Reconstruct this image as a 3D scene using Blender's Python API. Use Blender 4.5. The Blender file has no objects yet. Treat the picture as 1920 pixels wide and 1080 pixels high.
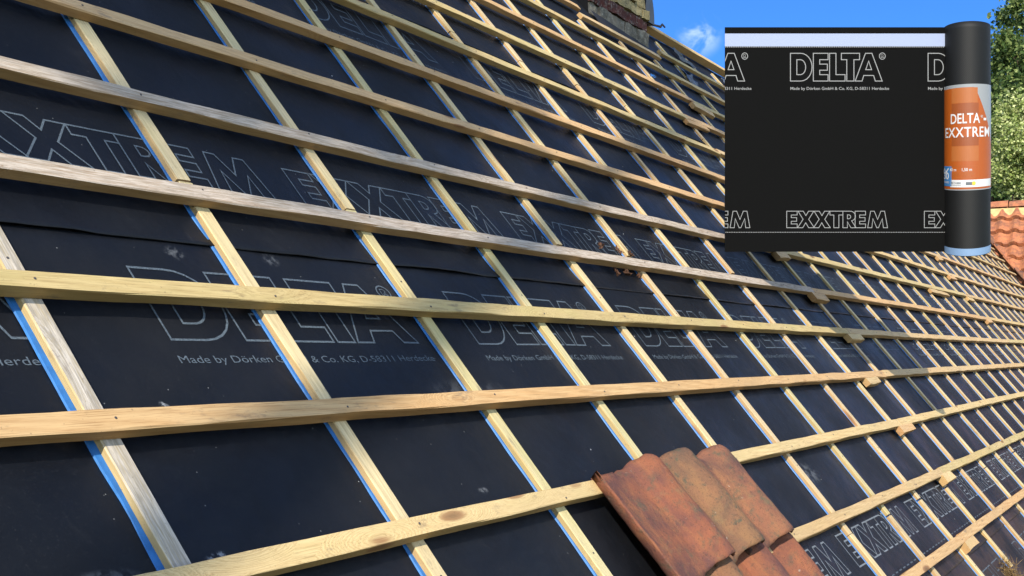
import bpy, bmesh, math, random
from mathutils import Matrix, Vector, Euler, noise
R = math.radians
scene = bpy.context.scene
col = scene.collection
rnd = random.Random(7)

# ---------------------------------------------------------------- frame of the roof: u along, v up the slope, w out of it
PITCH = 50.0
H0 = 6.0
CS, SN = math.cos(R(PITCH)), math.sin(R(PITCH))
ROOF = Matrix.Translation((0, 0, H0)) @ Matrix.Rotation(R(PITCH), 4, 'X')
def W(u, v, w=0.0):
    return ROOF @ Vector((u, v, w))

# ---------------------------------------------------------------- camera
cam_d = bpy.data.cameras.new('camera')
cam = bpy.data.objects.new('camera', cam_d)
col.objects.link(cam)
right = Vector((0.48165, -0.55877, 0.67512)); down = Vector((0.04542, -0.75341, -0.65598)); fwd = Vector((0.87519, 0.34662, -0.33750))
M3 = Matrix((right, -down, -fwd)).transposed()
CAMP = Vector((-1.97959, -0.86198, 1.22303))
cam.matrix_world = ROOF @ (Matrix.Translation(CAMP) @ M3.to_4x4())
cam_d.sensor_width = 36.0
cam_d.lens = 2369.7 / 1920 * 36
cam_d.clip_start = 0.05
cam_d.clip_end = 3000
scene.camera = cam

# ---------------------------------------------------------------- light
SUNV = (ROOF.to_3x3() @ Vector((-1.4, 0.42, 1.0))).normalized()
sun_el = math.asin(SUNV.z)
sun_az = math.atan2(SUNV.x, SUNV.y)
wd = bpy.data.worlds.new('World'); scene.world = wd; wd.use_nodes = True
nt = wd.node_tree; nt.nodes.clear()
wo = nt.nodes.new('ShaderNodeOutputWorld'); bg = nt.nodes.new('ShaderNodeBackground')
sk = nt.nodes.new('ShaderNodeTexSky'); sk.sky_type = 'NISHITA'; sk.sun_disc = False
sk.sun_elevation = sun_el; sk.sun_rotation = sun_az; sk.air_density = 1.0; sk.dust_density = 0.0; sk.ozone_density = 4.0
bg.inputs[1].default_value = 0.15
# thin scraps of cloud
tc = nt.nodes.new('ShaderNodeTexCoord')
nz = nt.nodes.new('ShaderNodeTexNoise'); nz.inputs['Scale'].default_value = 45; nz.inputs['Detail'].default_value = 7; nz.inputs['Roughness'].default_value = .55; nz.inputs['Distortion'].default_value = .5
nt.links.new(tc.outputs['Generated'], nz.inputs['Vector'])
CLD = (cam.matrix_world.to_3x3() @ Vector(((1312 - 960) / 2369.7, -(66 - 540) / 2369.7, -1))).normalized()
def cloud_blob(direction, rad, amp):
    d = nt.nodes.new('ShaderNodeVectorMath'); d.operation = 'DISTANCE'
    nm = nt.nodes.new('ShaderNodeVectorMath'); nm.operation = 'NORMALIZE'
    nt.links.new(tc.outputs['Generated'], nm.inputs[0]); nt.links.new(nm.outputs[0], d.inputs[0]); d.inputs[1].default_value = direction
    m = nt.nodes.new('ShaderNodeMapRange'); m.inputs[1].default_value = rad; m.inputs[2].default_value = rad * .1
    m.inputs[3].default_value = 0; m.inputs[4].default_value = amp; m.interpolation_type = 'SMOOTHSTEP'
    nt.links.new(d.outputs['Value'], m.inputs[0]); return m.outputs[0]
ca = cloud_blob(CLD, .021, .62)
mr = nt.nodes.new('ShaderNodeMapRange'); mr.inputs[1].default_value = .38; mr.inputs[2].default_value = .68; mr.interpolation_type = 'SMOOTHSTEP'
nt.links.new(nz.outputs['Fac'], mr.inputs[0])
mu = nt.nodes.new('ShaderNodeMath'); mu.operation = 'MULTIPLY'; nt.links.new(ca, mu.inputs[0]); nt.links.new(mr.outputs[0], mu.inputs[1])
mix = nt.nodes.new('ShaderNodeMix'); mix.data_type = 'RGBA'
hs = nt.nodes.new('ShaderNodeHueSaturation'); hs.inputs['Saturation'].default_value = .72; hs.inputs['Value'].default_value = 1.0
nt.links.new(sk.outputs[0], hs.inputs['Color'])
nmv = nt.nodes.new('ShaderNodeVectorMath'); nmv.operation = 'DOT_PRODUCT'; nt.links.new(tc.outputs['Generated'], nmv.inputs[0])
nmv.inputs[1].default_value = Vector((.87, .48, .12)).normalized()      # the deep blue quarter of the sky, away from the sun
el = nt.nodes.new('ShaderNodeMapRange'); el.interpolation_type = 'SMOOTHSTEP'; el.inputs[1].default_value = .35; el.inputs[2].default_value = .93; el.inputs[3].default_value = 0; el.inputs[4].default_value = 1; nt.links.new(nmv.outputs['Value'], el.inputs[0])
tint = nt.nodes.new('ShaderNodeMix'); tint.data_type = 'RGBA'; tint.blend_type = 'MULTIPLY'; tint.inputs[7].default_value = (.075, .225, .49, 1)
nt.links.new(el.outputs[0], tint.inputs[0]); nt.links.new(hs.outputs[0], tint.inputs[6])
nt.links.new(mu.outputs[0], mix.inputs[0]); nt.links.new(tint.outputs[2], mix.inputs[6]); mix.inputs[7].default_value = (3.2, 3.8, 4.6, 1)
nt.links.new(mix.outputs[2], bg.inputs[0]); nt.links.new(bg.outputs[0], wo.inputs[0])

sd = bpy.data.lights.new('sun', 'SUN'); sd.energy = 3.2; sd.angle = R(.5); sd.color = (1, .93, .80)
so = bpy.data.objects.new('sun', sd); col.objects.link(so)
so.rotation_euler = SUNV.to_track_quat('Z', 'Y').to_euler(); so.location = (-20, -10, 25)
scene.view_settings.view_transform = 'Standard'; scene.view_settings.look = 'None'
scene.view_settings.exposure = 1.15; scene.view_settings.gamma = 1
scene.render.engine = 'CYCLES'

# ---------------------------------------------------------------- materials
def srgb(r, g, b):
    f = lambda c: (c / 255 / 12.92) if c / 255 <= .04045 else ((c / 255 + .055) / 1.055) ** 2.4
    return (f(r), f(g), f(b), 1)
class NT:
    def __init__(s, name):
        s.m = bpy.data.materials.new(name); s.m.use_nodes = True; s.t = s.m.node_tree
        s.b = s.t.nodes['Principled BSDF']
    def n(s, typ, **kw):
        x = s.t.nodes.new(typ)
        for k, v in kw.items():
            setattr(x, k, v)
        return x
    def l(s, a, b): s.t.links.new(a, b)
    def noise(s, vec, scale, detail=4, rough=.55, dist=0):
        x = s.n('ShaderNodeTexNoise'); x.inputs['Scale'].default_value = scale; x.inputs['Detail'].default_value = detail
        x.inputs['Roughness'].default_value = rough; x.inputs['Distortion'].default_value = dist
        if vec is not None: s.l(vec, x.inputs['Vector'])
        return x.outputs['Fac']
    def mapr(s, v, a, b, c=0., d=1., smooth=True):
        x = s.n('ShaderNodeMapRange'); x.inputs[1].default_value = a; x.inputs[2].default_value = b
        x.inputs[3].default_value = c; x.inputs[4].default_value = d
        if smooth: x.interpolation_type = 'SMOOTHSTEP'
        s.l(v, x.inputs[0]); return x.outputs[0]
    def math(s, op, a, b=None):
        x = s.n('ShaderNodeMath', operation=op)
        for i, q in enumerate((a, b)):
            if q is None: continue
            if isinstance(q, (int, float)): x.inputs[i].default_value = q
            else: s.l(q, x.inputs[i])
        return x.outputs[0]
    def vmul(s, v, k):
        x = s.n('ShaderNodeVectorMath', operation='MULTIPLY'); s.l(v, x.inputs[0]); x.inputs[1].default_value = k; return x.outputs[0]
    def vadd(s, v, k):
        x = s.n('ShaderNodeVectorMath', operation='ADD'); s.l(v, x.inputs[0])
        if isinstance(k, tuple): x.inputs[1].default_value = k
        else: s.l(k, x.inputs[1])
        return x.outputs[0]
    def mix(s, f, a, b, mode='MIX'):
        x = s.n('ShaderNodeMix', data_type='RGBA', blend_type=mode)
        if isinstance(f, (int, float)): x.inputs[0].default_value = f
        else: s.l(f, x.inputs[0])
        for i, q in ((6, a), (7, b)):
            if isinstance(q, tuple): x.inputs[i].default_value = q
            else: s.l(q, x.inputs[i])
        return x.outputs[2]
    def bump(s, h, st, dist):
        x = s.n('ShaderNodeBump'); x.inputs['Strength'].default_value = st; x.inputs['Distance'].default_value = dist
        s.l(h, x.inputs['Height']); s.l(x.outputs[0], s.b.inputs['Normal'])
    def done(s, color, rough=.7, spec=.4):
        if isinstance(color, tuple): s.b.inputs['Base Color'].default_value = color
        else: s.l(color, s.b.inputs['Base Color'])
        if isinstance(rough, (int, float)): s.b.inputs['Roughness'].default_value = rough
        else: s.l(rough, s.b.inputs['Roughness'])
        s.b.inputs['Specular IOR Level'].default_value = spec
        return s.m

def wood(name, light, dark, green=0.0, weather=0.0, knots=1.0, ax=0):
    """sawn softwood; the grain runs along local axis ax"""
    light = (light[0] * .95, light[1] * .95, light[2] * .86, 1); dark = (dark[0] * .90, dark[1] * .90, dark[2] * .80, 1)
    t = NT(name)
    co = t.n('ShaderNodeTexCoord').outputs['Object']
    rn = t.n('ShaderNodeObjectInfo').outputs['Random']
    cm = t.n('ShaderNodeCombineXYZ'); o = t.math('MULTIPLY', rn, 37.0)
    for i in range(3): t.l(o, cm.inputs[i])
    p = t.vadd(co, cm.outputs[0])
    st = (2.0, 26, 26) if ax == 0 else (26, 2.0, 26)
    kst = (3.4, 13, 13) if ax == 0 else (13, 3.4, 13)
    vo = t.n('ShaderNodeTexVoronoi'); vo.inputs['Scale'].default_value = 1.0; vo.inputs['Randomness'].default_value = 1
    wob = t.noise(p, 9, 2)
    kp = t.vadd(t.vmul(p, kst), t.vmul(t.n('ShaderNodeTexCoord').outputs['Object'], (0, 0, 0)))
    t.l(kp, vo.inputs['Vector'])
    d = vo.outputs['Distance']
    sel = t.n('ShaderNodeSeparateColor'); t.l(vo.outputs['Color'], sel.inputs[0])
    pick = t.math('LESS_THAN', sel.outputs[0], .30 * knots)
    kr = t.math('MULTIPLY', t.mapr(d, .21, .13), pick)
    swirl = t.math('MULTIPLY', t.mapr(d, .75, .1), pick)
    gp = t.vmul(p, st)
    dist = t.n('ShaderNodeVectorMath', operation='SCALE'); t.l(gp, dist.inputs[0]); dist.inputs['Scale'].default_value = 1
    sc = t.n('ShaderNodeCombineXYZ')
    for i in range(3): t.l(t.math('MULTIPLY', swirl, 2.2), sc.inputs[i])
    gv = t.vadd(gp, sc.outputs[0])
    g1 = t.noise(gv, 3.0, 5, .6, .6)
    wv = t.n('ShaderNodeTexWave', wave_type='BANDS', bands_direction='Z' if False else 'DIAGONAL'); wv.inputs['Scale'].default_value = 1.3
    wv.inputs['Distortion'].default_value = 5; wv.inputs['Detail'].default_value = 3; wv.inputs['Detail Scale'].default_value = .6
    t.l(gv, wv.inputs['Vector'])
    g = t.math('ADD', t.math('MULTIPLY', g1, .75), t.math('MULTIPLY', wv.outputs['Fac'], .25))
    c = t.mix(t.mapr(g, .30, .80, 0, .6), light, dark)
    big = t.noise(t.vmul(p, (1.5, 6, 6) if ax == 0 else (6, 1.5, 6)), 1.4, 3)
    c = t.mix(t.mapr(big, .35, .7, 0, .5), c, tuple(x * .74 for x in light[:3]) + (1,))
    bl = t.noise(t.vmul(p, (.9, 3, 3) if ax == 0 else (3, .9, 3)), 1.1, 2)
    c = t.mix(t.mapr(bl, .45, .7, 0, .32), c, (light[0] * .98, light[1] * .78, light[2] * .56, 1))
    if green:
        gr = t.noise(t.vmul(p, (2, 8, 8) if ax == 0 else (8, 2, 8)), 2.0, 3)
        c = t.mix(t.mapr(gr, .42, .7, 0, green), c, (.42, .37, .14, 1))
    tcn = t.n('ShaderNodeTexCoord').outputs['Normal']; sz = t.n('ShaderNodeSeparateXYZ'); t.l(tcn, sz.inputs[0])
    c = t.mix(t.mapr(sz.outputs[2], .5, .85), t.mix(.8, c, (.60, .48, .36, 1), 'MULTIPLY'), c)     # side faces darkened in the colour, painting in shading against the top
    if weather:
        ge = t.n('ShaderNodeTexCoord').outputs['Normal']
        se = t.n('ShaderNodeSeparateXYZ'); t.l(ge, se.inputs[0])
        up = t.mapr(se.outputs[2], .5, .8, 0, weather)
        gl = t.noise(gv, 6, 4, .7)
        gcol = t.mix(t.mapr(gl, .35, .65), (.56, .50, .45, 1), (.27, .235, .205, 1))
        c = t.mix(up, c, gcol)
    fib = t.noise(t.vmul(gv, (1.6, 7, 7) if ax == 0 else (7, 1.6, 7)), 3.0, 3, .65)
    c = t.mix(t.mapr(fib, .48, .66, 0, .6), c, (dark[0] * .62, dark[1] * .58, dark[2] * .55, 1))
    stn = t.noise(t.vmul(p, (3, 10, 10) if ax == 0 else (10, 3, 10)), 3.1, 6, .7)
    c = t.mix(t.mapr(stn, .57, .72, 0, .6), c, (.15, .11, .08, 1))
    kc = t.mix(t.mapr(d, .04, .16), (.10, .045, .018, 1), (.26, .12, .05, 1))
    c = t.mix(t.math('MULTIPLY', kr, .8), c, kc)
    sp = t.noise(p, 160, 2)
    c = t.mix(t.mapr(sp, .68, .76, 0, .45), c, (.09, .06, .04, 1))
    tone = t.mapr(t.math('FRACT', t.math('MULTIPLY', rn, 7.31)), 0, 1, 0, .5, False)      # no two lengths quite alike
    c = t.mix(tone, c, t.mix(1.0, c, (.80, .76, .64, 1), 'MULTIPLY'))
    t.bump(g, .5, .0016)
    return t.done(c, .72, .3)

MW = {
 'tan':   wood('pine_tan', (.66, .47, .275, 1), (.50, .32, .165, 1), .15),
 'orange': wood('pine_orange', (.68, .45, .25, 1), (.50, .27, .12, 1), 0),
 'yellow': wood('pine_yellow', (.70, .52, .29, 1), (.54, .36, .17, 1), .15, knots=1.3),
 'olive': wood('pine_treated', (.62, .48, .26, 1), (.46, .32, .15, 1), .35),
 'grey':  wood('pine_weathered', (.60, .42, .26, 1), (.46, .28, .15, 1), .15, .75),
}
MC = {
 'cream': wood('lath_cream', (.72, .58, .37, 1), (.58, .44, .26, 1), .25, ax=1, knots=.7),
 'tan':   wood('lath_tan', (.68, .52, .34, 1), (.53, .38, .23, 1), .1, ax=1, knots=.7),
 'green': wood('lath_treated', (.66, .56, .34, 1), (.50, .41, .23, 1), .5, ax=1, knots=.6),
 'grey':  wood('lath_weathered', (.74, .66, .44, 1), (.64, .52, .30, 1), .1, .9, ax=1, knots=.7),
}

def mat_membrane():
    t = NT('underlay_membrane')
    co = t.n('ShaderNodeTexCoord').outputs['Object']
    big = t.noise(co, 2.2, 5, .6)
    c = t.mix(t.mapr(big, .4, .75), (.0022, .0030, .0052, 1), (.0065, .0070, .0090, 1))
    fine = t.noise(co, 260, 2, .7)
    c = t.mix(t.mapr(fine, .58, .8, 0, .5), c, (.030, .030, .033, 1))
    # chalky dust, scuffs and flecks that lie on the sheet
    dust = t.noise(co, 7, 8, .72, .8)
    c = t.mix(t.mapr(dust, .60, .80, 0, .35), c, (.045, .043, .042, 1))
    scr = t.noise(t.vmul(co, (9, 60, 1)), 1.2, 6, .7, 1.5)
    c = t.mix(t.mapr(scr, .70, .80, 0, .35), c, (.16, .165, .17, 1))
    vo = t.n('ShaderNodeTexVoronoi'); vo.inputs['Scale'].default_value = 13; t.l(t.vadd(co, (0, 0, .3)), vo.inputs['Vector'])
    se = t.n('ShaderNodeSeparateColor'); t.l(vo.outputs['Color'], se.inputs[0])
    fl = t.math('MULTIPLY', t.math('LESS_THAN', vo.outputs['Distance'], .032), t.math('LESS_THAN', se.outputs[0], .33))
    c = t.mix(t.math('MULTIPLY', fl, .75), c, (.55, .55, .52, 1))
    vo2 = t.n('ShaderNodeTexVoronoi'); vo2.inputs['Scale'].default_value = 48; t.l(co, vo2.inputs['Vector'])
    se2 = t.n('ShaderNodeSeparateColor'); t.l(vo2.outputs['Color'], se2.inputs[0])
    fl2 = t.math('MULTIPLY', t.math('LESS_THAN', vo2.outputs['Distance'], .055), t.math('LESS_THAN', se2.outputs[1], .16))
    c = t.mix(t.math('MULTIPLY', fl2, .5), c, (.35, .35, .33, 1))
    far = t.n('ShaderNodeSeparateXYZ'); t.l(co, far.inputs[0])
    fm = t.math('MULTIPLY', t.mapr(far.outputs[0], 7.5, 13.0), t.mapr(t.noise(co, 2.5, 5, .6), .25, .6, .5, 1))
    c = t.mix(fm, c, (.055, .050, .044, 1))  # far end greyed in colour: its sunlit grey painted as a dust tone
    # finger marks and a splash of dried plaster, each at its own spot
    for (u, v, ru, rv, a, k) in ((-.74, -.262, .085, .022, .16, 60), (-.50, -.258, .032, .011, .6, 45), (-.17, .392, .03, .02, .14, 70), (.12, .40, .03, .02, .12, 70),
                                 (.33, -.23, .02, .01, .3, 50), (-.43, .03, .012, .012, .4, 90), (2.4, -.4, .12, .05, .15, 30), (.55, .02, .2, .05, .08, 25)):
        q = t.vmul(t.vadd(co, (-u, -v, 0)), (1 / ru, 1 / rv, 0))
        ln = t.n('ShaderNodeVectorMath', operation='LENGTH'); t.l(q, ln.inputs[0])
        m = t.math('MULTIPLY', t.mapr(ln.outputs['Value'], 1.1, .3), t.mapr(t.noise(co, k, 4, .7), .42, .62))
        c = t.mix(t.math('MULTIPLY', m, a), c, (.5, .52, .54, 1))
    h = t.math('ADD', t.math('MULTIPLY', t.noise(co, 3.2, 4, .5), 1.0), t.math('MULTIPLY', t.noise(co, 900, 2), .012))
    sy = t.n('ShaderNodeSeparateXYZ'); t.l(co, sy.inputs[0])
    low = t.math('MULTIPLY', t.mapr(sy.outputs[1], -.80, -.92), t.mapr(t.noise(co, 4, 5, .6), .35, .6, 0, .55))
    c = t.mix(low, c, (.055, .030, .022, 1))
    t.bump(h, .6, .045)
    r = t.mapr(t.noise(co, 2.6, 4), .3, .7, .42, .66)
    return t.done(c, r, .24)
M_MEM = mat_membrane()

def plain(name, c, rough=.6, spec=.4, var=.0, scale=30, metal=0):
    t = NT(name)
    if var:
        co = t.n('ShaderNodeTexCoord').outputs['Object']
        cc = t.mix(t.mapr(t.noise(co, scale, 5), .3, .7), c, tuple(x * (1 - var) for x in c[:3]) + (1,))
        t.bump(t.noise(co, scale * 4, 3), .25, .002)
        m = t.done(cc, rough, spec)
    else:
        m = t.done(c, rough, spec)
    t.b.inputs['Metallic'].default_value = metal
    return m
def mat_print():
    t = NT('white_print_ink')
    co = t.n('ShaderNodeTexCoord').outputs['Object']
    c = t.mix(t.mapr(t.noise(co, 420, 2, .7), .40, .60), (.105, .13, .15, 1), (.045, .058, .072, 1))
    return t.done(c, .6, .3)
M_PRINT = mat_print()
M_TAPE = plain('blue_sealing_tape', (.022, .15, .42, 1), .5, .4, .25, 40)
M_NAIL = plain('steel_nail', (.05, .045, .045, 1), .5, .5)
M_BLACK = plain('black_shadow_felt', (.004, .004, .005, 1), .8, .1)
M_PLASTIC = plain('grey_film', (.10, .11, .125, 1), .3, .5, .5, 20)
M_LEAFDRY = plain('dry_leaf', (.085, .040, .022, 1), .7, .2, .5, 60)
M_MORTAR = plain('lime_mortar', (.42, .36, .25, 1), .9, .1, .35, 18)
M_LEAD = plain('old_lead', (.045, .05, .055, 1), .5, .5, .4, 12)
M_IRON = plain('rusty_iron', (.05, .035, .03, 1), .6, .5, .4, 40)
M_WALL = plain('house_wall', (.38, .20, .13, 1), .9, .2, .4, 5)

def tile_mat(name, base, burnt, moss):
    t = NT(name)
    co = t.n('ShaderNodeTexCoord').outputs['Object']
    rn = t.n('ShaderNodeObjectInfo').outputs['Random']
    cm = t.n('ShaderNodeCombineXYZ'); o = t.math('MULTIPLY', rn, 19.0)
    for i in range(3): t.l(o, cm.inputs[i])
    p = t.vadd(co, cm.outputs[0])
    c = t.mix(t.mapr(t.noise(p, 7, 5, .6, .6), .35, .65), base, burnt)
    c = t.mix(t.mapr(t.noise(t.vmul(p, (16, 5, 16)), 1.4, 5, .65, .5), .42, .7, 0, .7), c, (base[0] * 1.15, base[1] * 1.3, base[2] * 1.1, 1))
    c = t.mix(t.mapr(t.noise(p, 26, 8, .75), .52, .66, 0, moss), c, (.075, .07, .045, 1))
    c = t.mix(t.mapr(t.noise(t.vadd(p, (3, 1, 7)), 11, 7, .7), .55, .72, 0, moss * .9), c, (.17, .12, .06, 1))
    c = t.mix(t.mapr(t.noise(p, 60, 5, .75), .66, .72, 0, .8), c, (.36, .32, .26, 1))
    c = t.mix(t.mapr(t.noise(t.vadd(p, (5, 5, 5)), 45, 6, .8), .56, .66, 0, .6 * moss + .15), c, (.045, .038, .03, 1))
    c = t.mix(t.mapr(t.noise(t.vadd(p, (9, 2, 4)), 190, 4, .75), .57, .66, 0, .65), c, (.05, .03, .02, 1))
    h = t.math('ADD', t.noise(p, 14, 8, .72), t.math('MULTIPLY', t.noise(p, 140, 5, .75), .45))
    t.bump(h, .8, .010)
    return t.done(c, .78, .3)
MT = {'red': tile_mat('clay_red', (.24, .080, .040, 1), (.105, .044, .038, 1), .6),
      'moss': tile_mat('clay_mossy', (.215, .098, .050, 1), (.115, .066, .042, 1), 1.0),
      'dark_clay': tile_mat('clay_burnt', (.225, .090, .048, 1), (.070, .038, .036, 1), .8),  # burnt clay, a darker tone of its own
      'wing': tile_mat('clay_orange', (.42, .145, .065, 1), (.22, .085, .05, 1), .55)}

# ---------------------------------------------------------------- object helpers
def link(name, me, parent=None, mw=None, mats=()):
    for m in mats: me.materials.append(m)
    o = bpy.data.objects.new(name, me); col.objects.link(o)
    if parent is not None: o.parent = parent
    if mw is not None: o.matrix_local = mw
    return o
def tag(o, label=None, cat=None, group=None, kind=None):
    if label: o['label'] = label
    if cat: o['category'] = cat
    if group: o['group'] = group
    if kind: o['kind'] = kind
    return o
def empty(name, mw):
    o = bpy.data.objects.new(name, None); col.objects.link(o); o.matrix_local = mw; o.empty_display_size = .05; return o
def mesh(name, vs, fs, smooth=False, mi=None):
    me = bpy.data.meshes.new(name); me.from_pydata([tuple(v) for v in vs], [], fs); me.update()
    if smooth:
        for p in me.polygons: p.use_smooth = True
    if mi:
        for p, k in zip(me.polygons, mi): p.material_index = k
    return me
def box_me(name, x0, x1, y0, y1, z0, z1, bev=0.0):
    bm = bmesh.new(); bmesh.ops.create_cube(bm, size=1)
    for v in bm.verts:
        v.co = Vector((x0 + (v.co.x + .5) * (x1 - x0), y0 + (v.co.y + .5) * (y1 - y0), z0 + (v.co.z + .5) * (z1 - z0)))
    if bev: bmesh.ops.bevel(bm, geom=bm.edges[:], offset=bev, segments=1, affect='EDGES')
    me = bpy.data.meshes.new(name); bm.to_mesh(me); bm.free(); return me
def beam_me(name, L, Wd, H, seed, ax=0, amp=.0012, ch=.002, bow=.003):
    """sawn timber: chamfered section swept along ax with slight wane and bow. Origin at the start; width runs 0..-Wd"""
    r = random.Random(seed); n = max(2, int(L / .07)); sec = [(-Wd + ch, 0), (-ch, 0), (0, ch), (0, H - ch), (-ch, H), (-Wd + ch, H), (-Wd, H - ch), (-Wd, ch)]
    vs = []; fs = []
    b1 = r.uniform(-bow, bow); sd = r.uniform(0, 100)
    for i in range(n + 1):
        s = L * i / n; q = b1 * math.sin(math.pi * i / n)
        for j, (a, z) in enumerate(sec):
            da = noise.noise(Vector((s * 5, j * .9 + sd, 1.7))) * amp; dz = noise.noise(Vector((s * 5, j * .9 + sd, 9.1))) * amp
            if z < H * .5: dz = abs(dz) * .3
            p = (s, a + da + q, z + dz) if ax == 0 else (a + da + q, s, z + dz)
            vs.append(p)
    flip = ax == 1
    for i in range(n):
        for j in range(8):
            k = (j + 1) % 8; f = (i * 8 + j, (i + 1) * 8 + j, (i + 1) * 8 + k, i * 8 + k)
            fs.append(f if flip else f[::-1])
    fs.append(tuple(range(8)) if not flip else tuple(range(8))[::-1]); e = n * 8
    fs.append(tuple(e + j for j in range(8))[::-1] if not flip else tuple(e + j for j in range(8)))
    me = mesh(name, vs, fs)
    bm = bmesh.new(); bm.from_mesh(me); bmesh.ops.recalc_face_normals(bm, faces=bm.faces); bm.to_mesh(me); bm.free()
    return me

# =============================================================== SETTING
def grid_noise_ground():
    n = 40; S = 900
    vs = [((i / n - .5) * 2 * S, (j / n - .5) * 2 * S, 0) for j in range(n + 1) for i in range(n + 1)]
    fs = [(j * (n + 1) + i, j * (n + 1) + i + 1, (j + 1) * (n + 1) + i + 1, (j + 1) * (n + 1) + i) for j in range(n) for i in range(n)]
    t = NT('meadow'); co = t.n('ShaderNodeTexCoord').outputs['Object']
    c = t.mix(t.mapr(t.noise(co, .4, 6), .3, .7), (.05, .075, .02, 1), (.09, .10, .035, 1))
    o = link('ground', mesh('ground', vs, fs), mats=[t.done(c, .95, .1)]); tag(o, kind='structure')
grid_noise_ground()

EAVE_V = -2.3; RIDGE_V = 3.12; U0, U1 = -4.0, 26.0
def wing_x(v): return 19.03 + (v * SN - 1.64) / 1.19
# ---- the house that carries the roof
rz = H0 + RIDGE_V * SN; ry = RIDGE_V * CS
ez = H0 + EAVE_V * SN; ey = EAVE_V * CS
by = 2 * ry - ey
house = empty('brick_house', Matrix.Translation((8, ry, 0)))
tag(house, 'long brick house under the steep stripped roof covered in black underlay and battens', 'house')
ih = Matrix.Translation((-8, -ry, 0))
def hpart(name, vs, fs, mat): return link(name, mesh(name, vs, fs), house, ih, [mat])
y0, y1 = ey + .35, by - .35; zt = ez + .3
hpart('wall', [(U0 + .2, y0, 0), (U1, y0, 0), (U1, y1, 0), (U0 + .2, y1, 0), (U0 + .2, y0, zt), (U1, y0, zt), (U1, y1, zt), (U0 + .2, y1, zt), (U0 + .2, ry, rz - .35), (U1, ry, rz - .35)],
      [(0, 1, 5, 4), (1, 2, 6, 9, 5), (2, 3, 7, 6), (3, 0, 4, 8, 7)], M_WALL)
# deck under the membrane and the far slope
def slab(pts, th):
    n = (Vector(pts[1]) - Vector(pts[0])).cross(Vector(pts[3]) - Vector(pts[0])).normalized() * th
    vs = [Vector(p) for p in pts] + [Vector(p) - n for p in pts]
    return vs, [(0, 1, 2, 3), (7, 6, 5, 4), (0, 4, 5, 1), (1, 5, 6, 2), (2, 6, 7, 3), (3, 7, 4, 0)]
dk = -.02
vs, fs = slab([W(U0, EAVE_V + .02, dk), W(U1, EAVE_V + .02, dk), W(U1, RIDGE_V - .03, dk), W(U0, RIDGE_V - .03, dk)], .1)
hpart('roof_deck', vs, fs, M_BLACK)
vs, fs = slab([(U0, ry + .02, rz), (U1, ry + .02, rz), (U1, by, ez), (U0, by, ez)], .08)
hpart('far_slope', vs, [f[::-1] for f in fs], MT['wing'])

# =============================================================== UNDERLAY SHEETS + PRINT
def arc(cx, cy, rx, ry_, a0, a1, n=12):
    return [(cx + rx * math.cos(R(a0 + (a1 - a0) * i / n)), cy + ry_ * math.sin(R(a0 + (a1 - a0) * i / n))) for i in range(n + 1)]
GL = {  # outlines of heavy sans capitals, cap height 1: list of closed loops, advance
 'D': ([[(0, 0), (.42, 0)] + arc(.42, .5, .46, .5, -90, 90) + [(0, 1)], [(.26, .23), (.40, .23)] + arc(.40, .5, .22, .27, -90, 90) + [(.26, .77)]], .93),
 'E': ([[(0, 0), (.60, 0), (.60, .23), (.26, .23), (.26, .39), (.57, .39), (.57, .61), (.26, .61), (.26, .77), (.60, .77), (.60, 1), (0, 1)]], .66),
 'L': ([[(0, 0), (.63, 0), (.63, .23), (.26, .23), (.26, 1), (0, 1)]], .50),
 'T': ([[(.20, 0), (.49, 0), (.49, .77), (.72, .77), (.72, 1), (-.02, 1), (-.02, .77), (.20, .77)]], .62),
 'A': ([[(-.08, 0), (.20, 0), (.27, .2), (.67, .2), (.74, 0), (1.02, 0), (.60, 1), (.34, 1)], [(.35, .41), (.59, .41), (.47, .72)]], .98),
 'X': ([[(-.04, 0), (.26, 0), (.43, .30), (.60, 0), (.92, 0), (.60, .51), (.89, 1), (.59, 1), (.44, .73), (.29, 1), (-.01, 1), (.28, .51)]], .92),
 'R': ([[(0, 0), (.26, 0), (.26, .36), (.46, 0), (.76, 0), (.50, .42)] + arc(.42, .70, .30, .30, -50, 90) + [(0, 1)], [(.26, .54), (.33, .54)] + arc(.33, .66, .12, .12, -90, 90, 6) + [(.26, .78)]], .70),
 'M': ([[(0, 0), (.24, 0), (.30, .55), (.52, 0), (.62, 0), (.84, .55), (.90, 0), (1.14, 0), (.97, 1), (.76, 1), (.57, .50), (.38, 1), (.17, 1)]], 1.16),
}
def ribbon(loop, wd, sx, sy, ox, oy, vs, fs, z, shear=0):
    pts = []
    for p in loop:
        q = Vector((ox + p[0] * sx, oy + p[1] * sy))
        if not pts or (q - pts[-1]).length > 1e-5: pts.append(q)
    if (pts[0] - pts[-1]).length < 1e-5: pts.pop()
    n = len(pts); b = len(vs)
    for i in range(n):
        a, c, d = pts[i - 1], pts[i], pts[(i + 1) % n]
        e1 = (c - a).normalized(); e2 = (d - c).normalized()
        n1 = Vector((-e1.y, e1.x)); n2 = Vector((-e2.y, e2.x)); m = n1 + n2
        if m.length < .3: m = n1
        m.normalize(); k = wd / 2 / max(.45, m.dot(n1))
        for s in (1, -1): vs.append((c.x + m.x * k * s, c.y + m.y * k * s, z))
    for i in range(n):
        j = (i + 1) % n
        fs.append((b + 2 * i, b + 2 * j, b + 2 * j + 1, b + 2 * i + 1))
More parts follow.
